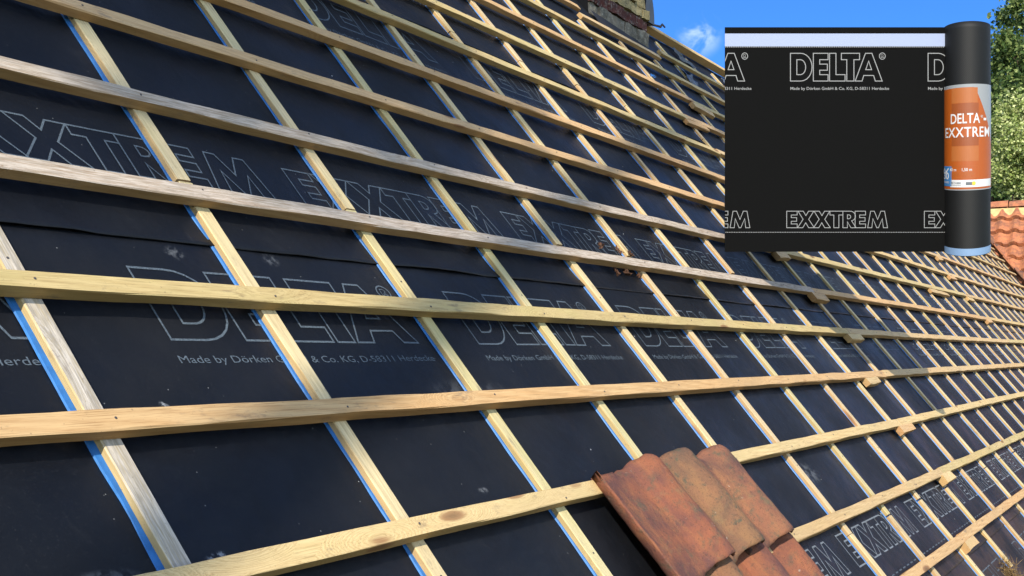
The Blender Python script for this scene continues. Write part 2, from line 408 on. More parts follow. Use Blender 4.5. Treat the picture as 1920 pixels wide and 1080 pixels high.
def word_me(word, width, height, wd, reg=False, z=0.0):
    kern = {'TR': .10, 'EM': .06}
    adv = sum(GL[c][1] for c in word[:-1]) + sum(kern.get(word[i:i + 2], 0) for i in range(len(word))) + {'A': 1.02, 'M': 1.14}[word[-1]]
    sx = width / adv; vs = []; fs = []; x = 0
    for i, c in enumerate(word):
        for lp in GL[c][0]: ribbon(lp, wd, sx, height, x * sx, 0, vs, fs, z + i * .00004)
        x += GL[c][1] + kern.get(word[i:i + 2], 0)
    if reg:
        rr = height * .115; cx = x * sx + rr * .4 * (sx / height); cy = height * .90; e = sx / height * 1.05
        ribbon(arc(0, 0, 1, 1, 0, 345, 23), wd * .8, rr * e, rr, cx, cy, vs, fs, z)
        ribbon([(0, 0), (.30, 0), (.30, .3), (.6, 0), (.9, 0), (.5, .42)] + arc(.42, .70, .30, .30, -50, 90, 4) + [(0, 1)], wd * .4, rr * e, rr * .95, cx - rr * .42 * e, cy - rr * .48, vs, fs, z + .0002)
    me = mesh('printed_word', vs, fs)
    return me
def text_me(body, width=None, height=None, bold=0.0, sp=1.0, name='printed_line', align='LEFT'):
    cu = bpy.data.curves.new('t', 'FONT'); cu.body = body; cu.size = 1; cu.offset = bold; cu.space_character = sp; cu.align_x = align; cu.resolution_u = 3
    o = bpy.data.objects.new('t', cu); col.objects.link(o)
    bpy.context.view_layer.update()
    me = bpy.data.meshes.new_from_object(o.evaluated_get(bpy.context.evaluated_depsgraph_get())); me.name = name
    bpy.data.objects.remove(o); bpy.data.curves.remove(cu)
    xs = [v.co.x for v in me.vertices]; ys = [v.co.y for v in me.vertices]
    x0, x1_ = min(xs), max(xs); capb = 0; cap = .70
    sx = width / (x1_ - x0) if width else 1; sy = height / cap if height else sx
    for v in me.vertices: v.co.x = (v.co.x - x0) * sx; v.co.y = v.co.y * sy; v.co.z = 0
    me.materials.clear()
    return me
ZM = .010                      # the underlay lies this high in the roof's frame
KM = (1.223 - ZM) / 1.223
def mu_(u): return -1.9796 + (u + 1.9796) * KM
def mv_(v): return -.862 + (v + .862) * KM
PER = 1.081 * KM
def mem_w(u, v, vb, vt, seed):
    """sag and puckers of a sheet; lifts a little at its lower free edge"""
    d = .0030 * noise.noise(Vector((u * 1.7, v * 2.1, seed))) + .0016 * noise.noise(Vector((u * 6, v * 5, seed + 5)))
    e = max(0, 1 - (v - vb) / .09)
    d += e * e * (.0035 + .0055 * max(0, noise.noise(Vector((u * 3.1, seed * 3, 2))) + .25) + .003 * noise.noise(Vector((u * 11, seed, 8))))
    t = max(0, 1 - (vt - v) / .12)
    return d
SHEETS = [(-2.32, mv_(-.93), 'lowest', mu_(.15), None), (mv_(-.94), mv_(.445), 'second', mu_(-.307), mu_(.05)), (mv_(.43), mv_(1.80), 'third', mu_(.07), mu_(.425)), (mv_(1.785), 3.12, 'topmost', mu_(.5), mu_(.86))]
WHERE = ['lowest strip of black underlay, down at the eaves in the bottom right corner', 'black underlay strip second from the eaves, with the largest clear lettering across the middle',
         'black underlay strip above the long wavy seam, outlined capitals close to its lower edge', 'topmost strip of black underlay, running up to the ridge and chimney']
print_long = word_me('DELTA', .80 * KM, .173 * KM, .0050, True)
print_short = word_me('EXXTREM', .965 * KM, .122 * KM, .0046)
line_me = text_me('Made by Dörken GmbH & Co. KG, D-58311 Herdecke', .832 * KM, .0172, .0)
for m_ in (print_long, print_short, line_me): m_.materials.append(M_PRINT)
def dash_me():
    vs = []; fs = []; x = 0; r = random.Random(4)
    while x < PER - .02:
        L = .035
        b = len(vs); vs += [(x, 0, 0), (x + L, 0, 0), (x + L, .005, 0), (x, .005, 0)]; fs.append((b, b + 1, b + 2, b + 3)); x += .06
    me = mesh('dashed_line', vs, fs); me.materials.append(M_PRINT); return me
M_PRINT2 = plain('sunlit_white_ink', (.19, .21, .23, 1), .6, .3, .4, 300)  # brighter ink copy: sunlight on this lettering put into the colour
print_bold = word_me('EXXTREM', .965 * KM, .122 * KM, .0055); print_bold.materials.append(M_PRINT2)
dmesh = dash_me()
for si, (vb, vt, nm, du, eu) in enumerate(SHEETS):
    lift = .0008 * si
    ext = .06
    us = [U0 + (U1 - U0) * 0]
    us = []; x = -3.2
    while x < 8: us.append(x); x += .03
    while x < 24: us.append(x); x += .12
    nv = 46; top = min(vt + ext, RIDGE_V)
    vv = [vb + (top - vb) * (j / nv) ** 1.25 for j in range(nv + 1)]
    vs = []; fs = []
    for v in vv:
        for u in us:
            we = mem_w(u, v, vb, vt, si)
            vj = v + (.004 * noise.noise(Vector((u * 2.3, si, 4))) if v == vb else 0)
            hid = -.006 if v > vt else 0
            vs.append((u, vj, we + lift * .3 + hid))
    n = len(us)
    for j in range(nv):
        for i in range(n - 1): fs.append((j * n + i, j * n + i + 1, (j + 1) * n + i + 1, (j + 1) * n + i))
    me = mesh('roof_underlay', vs, fs, True)
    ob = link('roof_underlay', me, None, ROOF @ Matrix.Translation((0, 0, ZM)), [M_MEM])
    sm = ob.modifiers.new('thickness', 'SOLIDIFY'); sm.thickness = .0018; sm.offset = -1
    tag(ob, WHERE[si], 'roof underlay', 'black printed underlay strips')
    def put(me, name, u, v, step=PER):
        k0 = int(math.floor((-2.3 - u) / step))
        for k in range(k0, 22):
            uu = u + k * step
            if uu < -2.3 or uu > 18: continue
            m2 = me
            if uu < 5.5:      # let the ink follow the sheet
                m2 = me.copy()
                for q in m2.vertices:
                    q.co.z += mem_w(uu + q.co.x, v + q.co.y, vb, vt, si) + lift * .3 + .0007
                o = bpy.data.objects.new(name, m2); o.matrix_local = Matrix.Translation((uu, v, 0))
            else:
                o = bpy.data.objects.new(name, m2); o.matrix_local = Matrix.Translation((uu, v, .005))
            o.parent = ob; col.objects.link(o)
    if si < 3:
        base = vt - .263 if si else vt - .245
        base = mv_({0: -1.195, 1: .182, 2: 1.545}[si])
        put(print_long, 'outlined_capitals', du, base)
        put(line_me, 'printed_line', du - .012, base - .054)
    if eu is not None:
        base = mv_({1: -.752, 2: .612, 3: 1.965}[si])
        put(print_bold if si == 1 else print_short, 'outlined_capitals', eu, base)
        if si == 1: put(dmesh, 'dashed_line', eu, base - .082)

# =============================================================== COUNTER BATTENS
ORD = ['zeroth', 'first', 'second', 'third', 'fourth', 'fifth', 'sixth', 'seventh', 'eighth', 'ninth', 'tenth', 'eleventh', 'twelfth', 'thirteenth', 'fourteenth', 'fifteenth', 'sixteenth',
       'seventeenth', 'eighteenth', 'nineteenth', 'twentieth', 'twenty-first', 'twenty-second', 'twenty-third', 'twenty-fourth', 'twenty-fifth', 'twenty-sixth']
CW, CH = .041, .0145
UC = {-1: -.576, 0: 0.0, 1: .5803, 2: 1.1668, 3: 1.7322, 4: 2.3145}
ROWS = [(-1.10, -.655, 'lowest piece at the eaves'), (-.652, .588, 'long piece beside the biggest lettering'), (.591, 1.80, 'piece above the smaller capitals'), (1.803, 3.02, 'top piece under the ridge')]
JIT = {}
def tape_me(L, seed, out=.0135):
    r = random.Random(seed); n = max(3, int(L / .03)); vs = []; fs = []
    for i in range(n + 1):
        s = L * i / n; a = -CW - out + .0045 * noise.noise(Vector((s * 9, seed, 0))) ; z = .0035 + .0012 * noise.noise(Vector((s * 12, seed, 5)))
        vs += [(a, s, 0), (a + .0015, s, z), (-CW + .003, s, z), (.002, s, z), (.003, s, 0)]
    for i in range(n):
        for j in range(4): fs.append((i * 5 + j, i * 5 + j + 1, (i + 1) * 5 + j + 1, (i + 1) * 5 + j))
    return mesh('sealing_tape', vs, fs, False)
def nail_me():
    bm = bmesh.new(); bmesh.ops.create_cone(bm, segments=10, radius1=.0026, radius2=.0022, depth=.0012, cap_ends=True)
    me = bpy.data.meshes.new('nail_head'); bm.to_mesh(me); bm.free(); me.materials.append(M_NAIL); return me
NAIL = nail_me()
def add_nail(parent, x, y, z):
    o = bpy.data.objects.new('nail_head', NAIL); o.parent = parent; o.matrix_local = Matrix.Translation((x, y, z)); col.objects.link(o)
for ri, (va, vbt, rowname) in enumerate(ROWS):
    for k in range(-1, 34):
        u = UC.get(k, (k - 4) * .579 + 2.3145 if k > 4 else k * .579)
        r = random.Random(k * 17 + ri)
        a, b = va + r.uniform(-.006, .006) * (ri > 0), vbt + r.uniform(-.006, .004)
        if ri == 0:
            a = {3: -1.07}.get(k, va + r.uniform(-.05, .03))
        # stop at the valley; lie clear of the chimney
        while a < b and u > wing_x(a) - .25: a += .02
        if b - a < .15: continue
        if ri == 3 and 8 <= k <= 9: b = 2.66
        if ri == 3 and k in (10,): b = 2.66
        L = b - a
        kind = 'grey' if (k == -1 and ri == 1) else ['cream', 'tan', 'green', 'cream', 'cream'][r.randrange(5)]
        ju = r.uniform(-.005, .005) if k > 4 else r.uniform(-.002, .002)
        rot = r.uniform(-.003, .003)
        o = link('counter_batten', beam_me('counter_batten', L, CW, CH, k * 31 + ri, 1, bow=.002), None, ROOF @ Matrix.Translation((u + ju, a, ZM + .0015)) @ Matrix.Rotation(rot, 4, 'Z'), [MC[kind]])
        tp = link('sealing_tape', tape_me(L + (.012 if ri == 0 else 0), k + ri * 50, .0135 if k < 0 else (.010 if k == 0 else (.007 if k < 5 else .003)) if ri < 3 or k < 2 else .001), o, Matrix.Translation((0, -.006 if ri == 0 else 0, -.0014)), [M_TAPE])
        if u < 7:
            for q in ((.2, .78) if ri else (.3,)): add_nail(o, -CW / 2 + r.uniform(-.006, .006), L * q + r.uniform(-.05, .05), CH + .0006)
        if k <= 16:
            wd = {'grey': 'weathered grey', 'cream': 'cream', 'tan': 'pale tan', 'green': 'green-tinged'}[kind]
            lab = '%s counter batten, %s column from left, %s' % (wd, ORD[k + 2], rowname)
            tag(o, lab, 'counter batten', 'counter battens running up the roof slope')
        else:
            tag(o, 'cream counter batten in the crowded far columns, ' + rowname, 'counter batten', 'far counter battens, ' + rowname.split(',')[0])

# =============================================================== TILING BATTENS
BV = [-.8466, -.5637, -.2813, 0, .2802, .5584, .8415, 1.1191, 1.3972, 1.6855, 1.9678, 2.2392, 2.5094]
BK = ['orange', 'tan', 'yellow', 'orange', 'olive', 'grey', 'grey', 'orange', 'orange', 'olive', 'olive', 'orange', 'olive']
BW, BH = .039, .025
BZ = ZM + .0015 + CH + .0004
J1 = [3.52, 4.05, 4.05, 4.55, 4.55, 4.55, 4.55, 4.62, 5.0, 5.14, 5.08, 5.68, 5.9]
GRP = 'tiling battens laid along the roof'
PLACE = ['left length', 'middle length', 'far right length']
def batten(v, ua, ub, kind, seed, label, dv=0.0, tilt=0.0, nails=True):
    L = ub - ua; tilt += random.Random(seed + 3).uniform(-.0012, .0012)
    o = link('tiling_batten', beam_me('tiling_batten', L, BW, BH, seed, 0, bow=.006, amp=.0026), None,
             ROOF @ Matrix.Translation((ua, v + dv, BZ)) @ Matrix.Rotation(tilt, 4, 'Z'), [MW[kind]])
    tag(o, label, 'batten', GRP)
    if nails:
        r = random.Random(seed)
        for k in range(-1, 14):
            u = UC.get(k, (k - 4) * .579 + 2.3145) - CW / 2
            if ua + .03 < u < ub - .03: add_nail(o, u - ua + r.uniform(-.008, .008), -BW / 2 + r.uniform(-.008, .008), BH + .001)
    return o
for i, v in enumerate(BV):
    end = wing_x(v) - .28
    cuts = [-2.2 if i > 4 else -1.9, J1[i]]
    x = J1[i] + 5.9 + .1 * ((i * 7) % 3)
    while x < end - 1.5: cuts.append(x); x += 4.8
    cuts.append(end)
    nb = len(cuts) - 1
    names = {3: ['left length', 'middle length', 'far right length'], 4: ['left length', 'second length', 'third length', 'far right length'], 2: ['left length', 'right length'], 5: ['left length', 'second length', 'third length', 'fourth length', 'far right length']}
    kk = {'orange': 'orange-tan', 'tan': 'tan', 'yellow': 'yellowish', 'olive': 'green-tinged', 'grey': 'grey-topped weathered'}[BK[i]]
    rw = 'lowest row' if i == 0 else ('%s row up from the eaves' % ORD[i + 1])
    for j in range(nb):
        kd = BK[i] if j == 0 else ['tan', 'orange', 'yellow', 'tan', 'olive'][(i * 3 + j) % 5]
        kk = {'orange': 'orange-tan', 'tan': 'tan', 'yellow': 'yellowish', 'olive': 'green-tinged', 'grey': 'grey-topped weathered'}[kd]
        batten(v, cuts[j] + (.0015 if j else 0), cuts[j + 1] - .0015, kd, i * 11 + j, '%s tiling batten, %s, %s' % (kk, rw, names[nb][j]), dv=(0 if j == 0 else rnd.uniform(-.003, .003)))
batten(2.80, -.5, 4.72, 'orange', 901, 'orange-tan tiling batten whose sawn end stops left of the chimney')
batten(2.705, 4.62, 5.84, 'tan', 902, 'short tan tiling batten lying just below the chimney foot')
batten(2.815, 6.02, wing_x(2.8) - .3, 'olive', 903, 'green-tinged tiling batten starting right of the chimney')
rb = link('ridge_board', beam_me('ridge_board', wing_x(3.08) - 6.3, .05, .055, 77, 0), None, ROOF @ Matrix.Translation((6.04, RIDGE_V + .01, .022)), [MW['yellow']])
tag(rb, 'yellowish ridge board against the sky, right of the chimney', 'ridge board')

# offcut blocks nailed under the batten joints
BLK = [(0, 3.44, .22, 'under the lowest batten joint'), (1, 3.98, .22, 'under the joint of the second batten up'), (2, 3.97, .24, 'under the third batten up, right of the loose tiles'), (3, 4.1, .24, 'under the fourth batten up'),
       (4, 4.47, .23, 'under the fifth batten up'), (5, 4.45, .24, 'under the sixth batten up'), (6, 4.43, .26, 'just below the hanging black sheet'), (8, 5.0, .26, 'left of the black sheet, lower one of the upper group'),
       (10, 5.03, .42, 'left of the black sheet, middle one near the ridge'), (11, 5.60, .36, 'left of the black sheet, uppermost near the ridge'), (3, 10.4, .3, 'at the right edge of the photo on the fourth batten'),
       (5, 10.35, .3, 'far right under the sixth batten'), (6, 8.62, .85, 'longest pale one, below the foot of the roll'), (6, 10.45, .3, 'small far one right of the long pale offcut'), (7, 10.5, .3, 'far one in sun beneath the roll'), (8, 10.9, .3, 'highest far one, tucked under the roll')]
for n_, (bi, u, L, where) in enumerate(BLK):
    dz = rnd.uniform(-.001, .002)
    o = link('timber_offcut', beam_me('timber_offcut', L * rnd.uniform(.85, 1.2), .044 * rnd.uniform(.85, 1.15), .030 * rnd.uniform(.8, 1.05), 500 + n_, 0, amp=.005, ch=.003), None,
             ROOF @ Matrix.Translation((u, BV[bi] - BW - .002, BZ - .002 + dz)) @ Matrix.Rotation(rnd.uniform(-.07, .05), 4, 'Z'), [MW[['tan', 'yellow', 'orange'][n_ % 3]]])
    tag(o, 'short timber offcut block, ' + where, 'offcut', 'offcut blocks under the batten joints')

# =============================================================== LOOSE PANTILES
def pantile_me(width, length, seed, left_lip=True, th=.013):
    """S-shaped clay tile; x across 0..width, y down the slope 0..-length (head at 0)"""
    r = random.Random(seed); nx, ny = 44, 36; vs = []; fs = []
    def prof(t):
        # shallow trough on the left, roll on the right
        if t < .07: return .026 * (1 - t / .07) ** 1.3 * (1 if left_lip else .4)
        if t < .60: return .004 * math.sin((t - .07) / .53 * math.pi) * -1 + .012 * ((t - .07) / .53) ** 2
        return .010 + .050 * math.sin((t - .60) / .40 * math.pi * .80) ** 1.0
    for side in (0, 1):
        for j in range(ny + 1):
            s = j / ny
            for i in range(nx + 1):
                t = i / nx
                x = t * width; y = -s * length
                z = prof(t)
                # head edge is ragged and the nib end turns up, tail edge is rounded
                edge = .006 * noise.noise(Vector((t * 4, seed, 1))) + .003 * noise.noise(Vector((t * 14, seed, 3)))
                if j == 0: y += edge * 1.6 - .018 * (math.sin(t * math.pi) < .25) - .022 * abs(t - .78)
                if j == ny: y += edge - .016 * math.sin(min(1, t / .6) * math.pi)
                x += .002 * noise.noise(Vector((s * 7, seed + 2, i > nx / 2)))
                z += .0025 * noise.noise(Vector((x * 18, y * 12, seed))) + .0010 * noise.noise(Vector((x * 60, y * 60, seed)))
                z += -.014 * max(0, 1 - s * 9) ** 2 * (t > .4) + .004 * noise.noise(Vector((s * 3, t * 2, seed)))
                nrm = th * (1.0 if .02 < t < .98 and 0 < j < ny else .72)
                vs.append((x, y, z - (nrm if side else 0) - (0 if side or (0 < j < ny and 0 < i < nx) else .0025)))
    N = (nx + 1) * (ny + 1)
    for j in range(ny):
        for i in range(nx):
            a = j * (nx + 1) + i; fs.append((a, a + nx + 1, a + nx + 2, a + 1)); a += N; fs.append((a, a + 1, a + nx + 2, a + nx + 1))
    for i in range(nx):
        fs.append((i, i + 1, N + i + 1, N + i)); a = ny * (nx + 1) + i; fs.append((a + 1, a, N + a, N + a + 1))
    for j in range(ny):
        a = j * (nx + 1); fs.append((a + nx + 1, a, N + a, N + a + nx + 1)); a += nx; fs.append((a, a + nx + 1, N + a + nx + 1, N + a))
    me = mesh('roof_tile', vs, fs, True)
    bm = bmesh.new(); bm.from_mesh(me)
    bmesh.ops.recalc_face_normals(bm, faces=bm.faces)
    bm.to_mesh(me); bm.free()
    return me
def tile(u, v, w, width, length, mat, seed, label, rz=0, rx=0, ry=0, lip=True):
    mw = ROOF @ Matrix.Translation((u, v, w)) @ Euler((rx, ry, rz)).to_matrix().to_4x4()
    o = link('roof_tile', pantile_me(width, length, seed, lip), None, mw, [MT[mat]])
    tag(o, label, 'roof tile', 'old clay pantiles laid on the battens')
tile(.72, -.262, .056, .325, .325, 'red', 3, 'smooth bright red clay tile with a curled left lip, leftmost of the upper three', rz=R(0), rx=R(-3))
tile(.96, -.258, .060, .315, .325, 'moss', 11, 'brown mossy clay tile in the middle of the upper three', rz=R(-.5), rx=R(-3))
tile(1.215, -.268, .055, .325, .32, 'dark_clay', 23, 'dark burnt clay tile, rightmost of the upper three', rz=R(-.5), rx=R(-3))
tile(.735, -.555, .040, .335, .35, 'moss', 31, 'stained ochre clay tile at the bottom edge, below the bright red one', rz=R(1), rx=R(-1))
tile(1.000, -.552, .043, .330, .35, 'red', 37, 'red-brown clay tile of the lower row, below the mossy one', rz=R(.5), rx=R(-1))
tile(1.260, -.550, .038, .325, .35, 'red', 43, 'orange-red clay tile of the lower row, furthest right', rz=R(0), rx=R(-1))

# =============================================================== SMALL THINGS ON THE ROOF
def crumple(name, u, v, w, su, sv, h, seed, mat, label, cat, group=None):
    n = 10; vs = []; fs = []
    for j in range(n + 1):
        for i in range(n + 1):
            x, y = (i / n - .5), (j / n - .5); e = 1 + .5 * noise.noise(Vector((x * 3, y * 3, seed)))
            vs.append((x * su * e + .1 * su * noise.noise(Vector((y * 5, seed, 1))), y * sv * e, h * (.5 + .9 * noise.noise(Vector((x * 3.3, y * 3.3, seed + 9))))))
    for j in range(n):
        for i in range(n): a = j * (n + 1) + i; fs.append((a, a + 1, a + n + 2, a + n + 1))
    o = link(name, mesh(name, vs, fs), None, ROOF @ Matrix.Translation((u, v, w)) @ Matrix.Rotation(seed, 4, 'Z'), [mat])
    s = o.modifiers.new('t', 'SOLIDIFY'); s.thickness = .002
    tag(o, label, cat, group)
crumple('film_scrap', 6.33, 2.62, .022, .20, .10, .03, 1.0, M_PLASTIC, 'crumpled grey film scrap between the two top battens right of the chimney', 'scrap')
crumple('film_scrap', 6.75, 2.95, .022, .20, .07, .03, 2.2, M_PLASTIC, 'small grey film scrap tucked under the ridge board', 'scrap')
crumple('film_scrap', 7.75, 2.95, .022, .30, .07, .03, 3.2, M_PLASTIC, 'long grey film scrap under the ridge board beside the black sheet', 'scrap')
crumple('tape_scrap', 5.02, 2.262, .062, .09, .02, .012, .2, M_TAPE, 'tiny blue tape scrap on the orange batten below the chimney', 'scrap')
for n_, (u, v, s, wh) in enumerate([(1.99, .595, .05, 'upright dry brown leaf against the weathered batten'), (2.13, .585, .045, 'dry brown leaf lying on the batten edge'), (2.22, .575, .05, 'dry brown leaf right of the little leaf pile'),
                                    (2.03, .50, .05, 'dry leaf under the weathered batten, left one'), (2.12, .497, .055, 'dry leaf under the weathered batten, middle one'), (2.22, .49, .045, 'dry leaf under the weathered batten, right one')]):
    crumple('dry_leaf', u, v, .045 if v > .54 else .02, s * .72, s * .34, .014, n_ * 1.3 + .4, M_LEAFDRY, wh, 'leaf', 'dry leaves caught by the sixth batten')
# clump of dry twigs at the eaves
def twig_clump():
    vs = []; fs = []; r = random.Random(5)
    for k in range(260):
        a = Vector((r.gauss(0, .05), r.gauss(0, .035), abs(r.gauss(.012, .012)))); d = Vector((r.uniform(-1, 1), r.uniform(-1, 1), r.uniform(-.2, .7))).normalized() * r.uniform(.02, .05)
        n = d.cross(Vector((r.random(), r.random(), r.random()))).normalized() * .0014; m = d.cross(n).normalized() * .0014
        b = len(vs); vs += [a - n, a + n, a + d + n * .4, a + d - n * .4, a + m, a + d + m * .4]; fs += [(b, b + 1, b + 2, b + 3), (b + 1, b + 4, b + 5, b + 2), (b + 4, b, b + 3, b + 5)]
    o = link('twig_clump', mesh('twig_clump', vs, fs), None, ROOF @ Matrix.Translation((3.93, -1.10, .005)), [plain('dry_twig', (.22, .14, .06, 1), .9, .1, .5, 50)])
    tag(o, 'clump of dry brown twigs in the bottom right corner', 'twigs')
twig_clump()

# =============================================================== CHIMNEY
cy0 = 2.87 * CS; cz0 = H0 + 2.87 * SN
cx0, cx1, cdep, chh = 5.07, 6.0, .62, 2.3
chim = empty('chimney', Matrix.Translation(((cx0 + cx1) / 2, cy0, cz0)))
tag(chim, 'old brick chimney of yellow and dark red brick at the ridge', 'chimney')
def brickmat(name, a, b, c):
    t = NT(name); co = t.n('ShaderNodeTexCoord').outputs['Object']
    k = t.mix(t.mapr(t.noise(co, 8, 6, .7, .5), .35, .65), a, b)
    k = t.mix(t.mapr(t.noise(co, 30, 7, .75), .5, .64, 0, .85), k, c)
    k = t.mix(t.mapr(t.noise(co, 110, 4, .7), .6, .7, 0, .6), k, (.05, .04, .035, 1))
    t.bump(t.math('ADD', t.noise(co, 18, 7, .7), t.math('MULTIPLY', t.noise(co, 120, 4), .3)), .9, .02)
    return t.done(k, .95, .1)
MB_Y = brickmat('yellow_brick', (.34, .28, .15, 1), (.22, .18, .09, 1), (.13, .115, .08, 1))
MB_R = brickmat('dark_red_brick', (.10, .035, .03, 1), (.055, .03, .03, 1), (.20, .18, .16, 1))
MB_G = brickmat('grey_mortar', (.20, .185, .155, 1), (.12, .11, .09, 1), (.28, .26, .21, 1))
hw = (cx1 - cx0) / 2
core = link('core', box_me('core', -hw + .02, hw - .02, .02, cdep - .02, -.3, chh), chim, Matrix.Identity(4), [MB_G])
def brick(bm_list, x0, x1, y0, y1, z0, z1, seed):
    bm = bmesh.new(); bmesh.ops.create_cube(bm, size=1); bmesh.ops.subdivide_edges(bm, edges=bm.edges[:], cuts=3, use_grid_fill=True)
    for v in bm.verts:
        v.co = Vector((x0 + (v.co.x + .5) * (x1 - x0), y0 + (v.co.y + .5) * (y1 - y0), z0 + (v.co.z + .5) * (z1 - z0)))
        nn = noise.noise_vector(v.co * 9 + Vector((seed, 0, 0))); v.co += nn * .013
        nn = noise.noise_vector(v.co * 30 + Vector((seed, 0, 0))); v.co += nn * .007
    return bm
def course(z0, z1, mat, name, stag, skip=0.0, seed=0):
    r = random.Random(seed); allv = []; allf = []
    x = -hw - stag
    while x < hw:
        xe = x + r.uniform(.19, .23); a, b = max(x + .006, -hw), min(xe - .006, hw)
        if b - a > .03:
            fr = r.uniform(-.008, .010)
            bm = brick(None, a, b, fr, .10, z0 + .006, z1 - .006, r.random() * 50)
            off = len(allv); allv += [v.co.copy() for v in bm.verts]; bm.verts.index_update()
            allf += [tuple(off + v.index for v in f.verts) for f in bm.faces]; bm.free()
        x = xe
    for sx in (-1, 1):   # flank bricks
        y = .10
        while y < cdep:
            ye = min(y + r.uniform(.19, .23), cdep)
            if ye - y > .05:
                xo = hw + r.uniform(-.006, .008)
                bm = brick(None, min(sx * xo, sx * (hw - .08)), max(sx * xo, sx * (hw - .08)), y + .005, ye - .005, z0 + .006, z1 - .006, r.random() * 50)
                off = len(allv); allv += [v.co.copy() for v in bm.verts]; bm.verts.index_update()
                allf += [tuple(off + v.index for v in f.verts) for f in bm.faces]; bm.free()
            y = ye
    link(name, mesh(name, allv, allf), chim, Matrix.Identity(4), [mat])
course(-.01, .105, MB_G, 'mortar_footing', .05, seed=1)
course(.105, .185, MB_R, 'red_brick_course', .13, seed=2)
z = .185; n_ = 0
while z < 2.2:
    m_ = MB_R if n_ in (6, 11, 17, 23) else MB_Y
    course(z, z + .078, m_, 'brick_course', (.0, .11)[n_ % 2], seed=10 + n_); z += .078; n_ += 1
# curved lead piece on its right flank and an iron stay below it
vs = []; fs = []
for i in range(13):
    a = R(90 * i / 12)
    for d in (.02, .40):
        vs.append((hw + .012 + (.145 * math.sin(a) ** .85), d, .20 + .24 * math.cos(a)))
for i in range(12): fs.append((2 * i, 2 * i + 1, 2 * i + 3, 2 * i + 2))
vs += [(hw + .002, .02, .20), (hw + .002, .02, .44)]; fs.append(tuple([0 + 2 * i for i in range(13)] + [26]))
lf = link('lead_flashing', mesh('lead_flashing', vs, fs), chim, Matrix.Identity(4), [M_LEAD])
s_ = lf.modifiers.new('t', 'SOLIDIFY'); s_.thickness = .006
def tube_me(name, pts, rad, seg=8):
    vs = []; fs = []
    P = [Vector(p) for p in pts]
    for i, p in enumerate(P):
        d = (P[min(i + 1, len(P) - 1)] - P[max(i - 1, 0)]).normalized(); a = d.cross(Vector((.13, .2, 1))).normalized(); b = d.cross(a)
        rr = rad[i] if isinstance(rad, (list, tuple)) else rad
        for k in range(seg): vs.append(p + (a * math.cos(2 * math.pi * k / seg) + b * math.sin(2 * math.pi * k / seg)) * rr)
    for i in range(len(P) - 1):
        for k in range(seg): fs.append((i * seg + k, i * seg + (k + 1) % seg, (i + 1) * seg + (k + 1) % seg, (i + 1) * seg + k))
    fs.append(tuple(range(seg))[::-1]); fs.append(tuple((len(P) - 1) * seg + k for k in range(seg)))
    return mesh(name, vs, fs, True)
link('iron_stay', tube_me('iron_stay', [(hw - .05, .05, .19), (hw + .12, .04, .205), (hw + .24, .04, .22), (hw + .31, .03, .225), (hw + .34, .03, .25), (hw + .39, .03, .24)], [.010, .010, .008, .009, .007, .006]), chim, Matrix.Identity(4), [M_IRON])
# dark felt turned up at the foot and left flank of the chimney
fo = empty('felt_upstand', Matrix.Translation((cx0, cy0, cz0))); tag(fo, 'black felt strip dressed up against the chimney foot', 'felt')
link('foot_strip', mesh('foot_strip', [(0, -.10, -.10), (.97, -.10, -.10), (.97, -.006, .0), (0, -.006, .045), (-.02, -.15, -.172), (.9, -.15, -.172)], [(4, 5, 1, 0), (0, 1, 2, 3)]), fo, Matrix.Identity(4), [plain('dark_felt', (.016, .015, .017, 1), .7, .3)])
link('flank_strip', mesh('flank_strip', [(-.012, 0, -.02), (-.012, .45, .5), (-.012, .45, .95), (-.012, .03, .4), (-.25, .0, .01), (-.25, .45, .50)], [(0, 1, 2, 3), (4, 5, 1, 0)]), fo, Matrix.Identity(4), [M_BLACK])
hole = link('black_gap_patch', mesh('black_gap_patch', [(4.85, 2.60, .012), (5.92, 2.60, .012), (5.92, 2.672, .012), (4.85, 2.672, .012)], [(0, 1, 2, 3)]), None, ROOF, [M_BLACK])  # flat black sheet painted in for the dark void of a hole
tag(hole, 'pitch black patch painted in for the dark gap between the two battens under the chimney', 'felt')

# =============================================================== TILED WING ON THE RIGHT
WP = R(50); WX0, WZ0 = 19.03, H0 + 1.64   # the plane passes here, rises towards +X
WR = 19.71; WRZ = WZ0 + 1.19 * (WR - WX0)
wing = empty('tiled_wing', Matrix.Translation((WR, 0, 0)))
tag(wing, 'side wing with an orange clay pantile roof meeting the stripped roof in a valley', 'building')
def wing_tiles():
    vs = []; fs = []; ysz = .0272; bsz = .0145
    y_lo, y_hi = -7.0, 2.2; Ls = 3.9
    ny = int((y_hi - y_lo) / ysz); nb_ = int(Ls / bsz)
    cw, ck = .218, .290
    for j in range(nb_ + 1):
        d = j * bsz     # distance down from ridge
        for i in range(ny + 1):
            y = y_lo + i * ysz
            cidx = math.floor(y / cw); t = (y / cw) % 1
            prof = .046 * (math.sin(t * 2 * math.pi) * .5 + .5) ** 1.2
            row = math.floor((d + .012 * math.sin(t * 6.28)) / ck); s = (d / ck) - row
            jit = .010 * noise.noise(Vector((cidx * 3.3, row * 5.1, 0)))
            h = prof + .050 * s + jit + .02 - (.045 if s < .07 and row > 0 else 0)
            x = -d * math.cos(WP) - h * math.sin(WP); z_ = -d * math.sin(WP) + h * math.cos(WP)
            vs.append((x, y, WRZ + z_))
    n = ny + 1
    for j in range(nb_):
        for i in range(ny): fs.append((j * n + i, (j + 1) * n + i, (j + 1) * n + i + 1, j * n + i + 1))
    return mesh('pantile_slope', vs, fs, False)
link('pantile_slope', wing_tiles(), wing, Matrix.Identity(4), [MT['wing']])
vs = []; fs = []
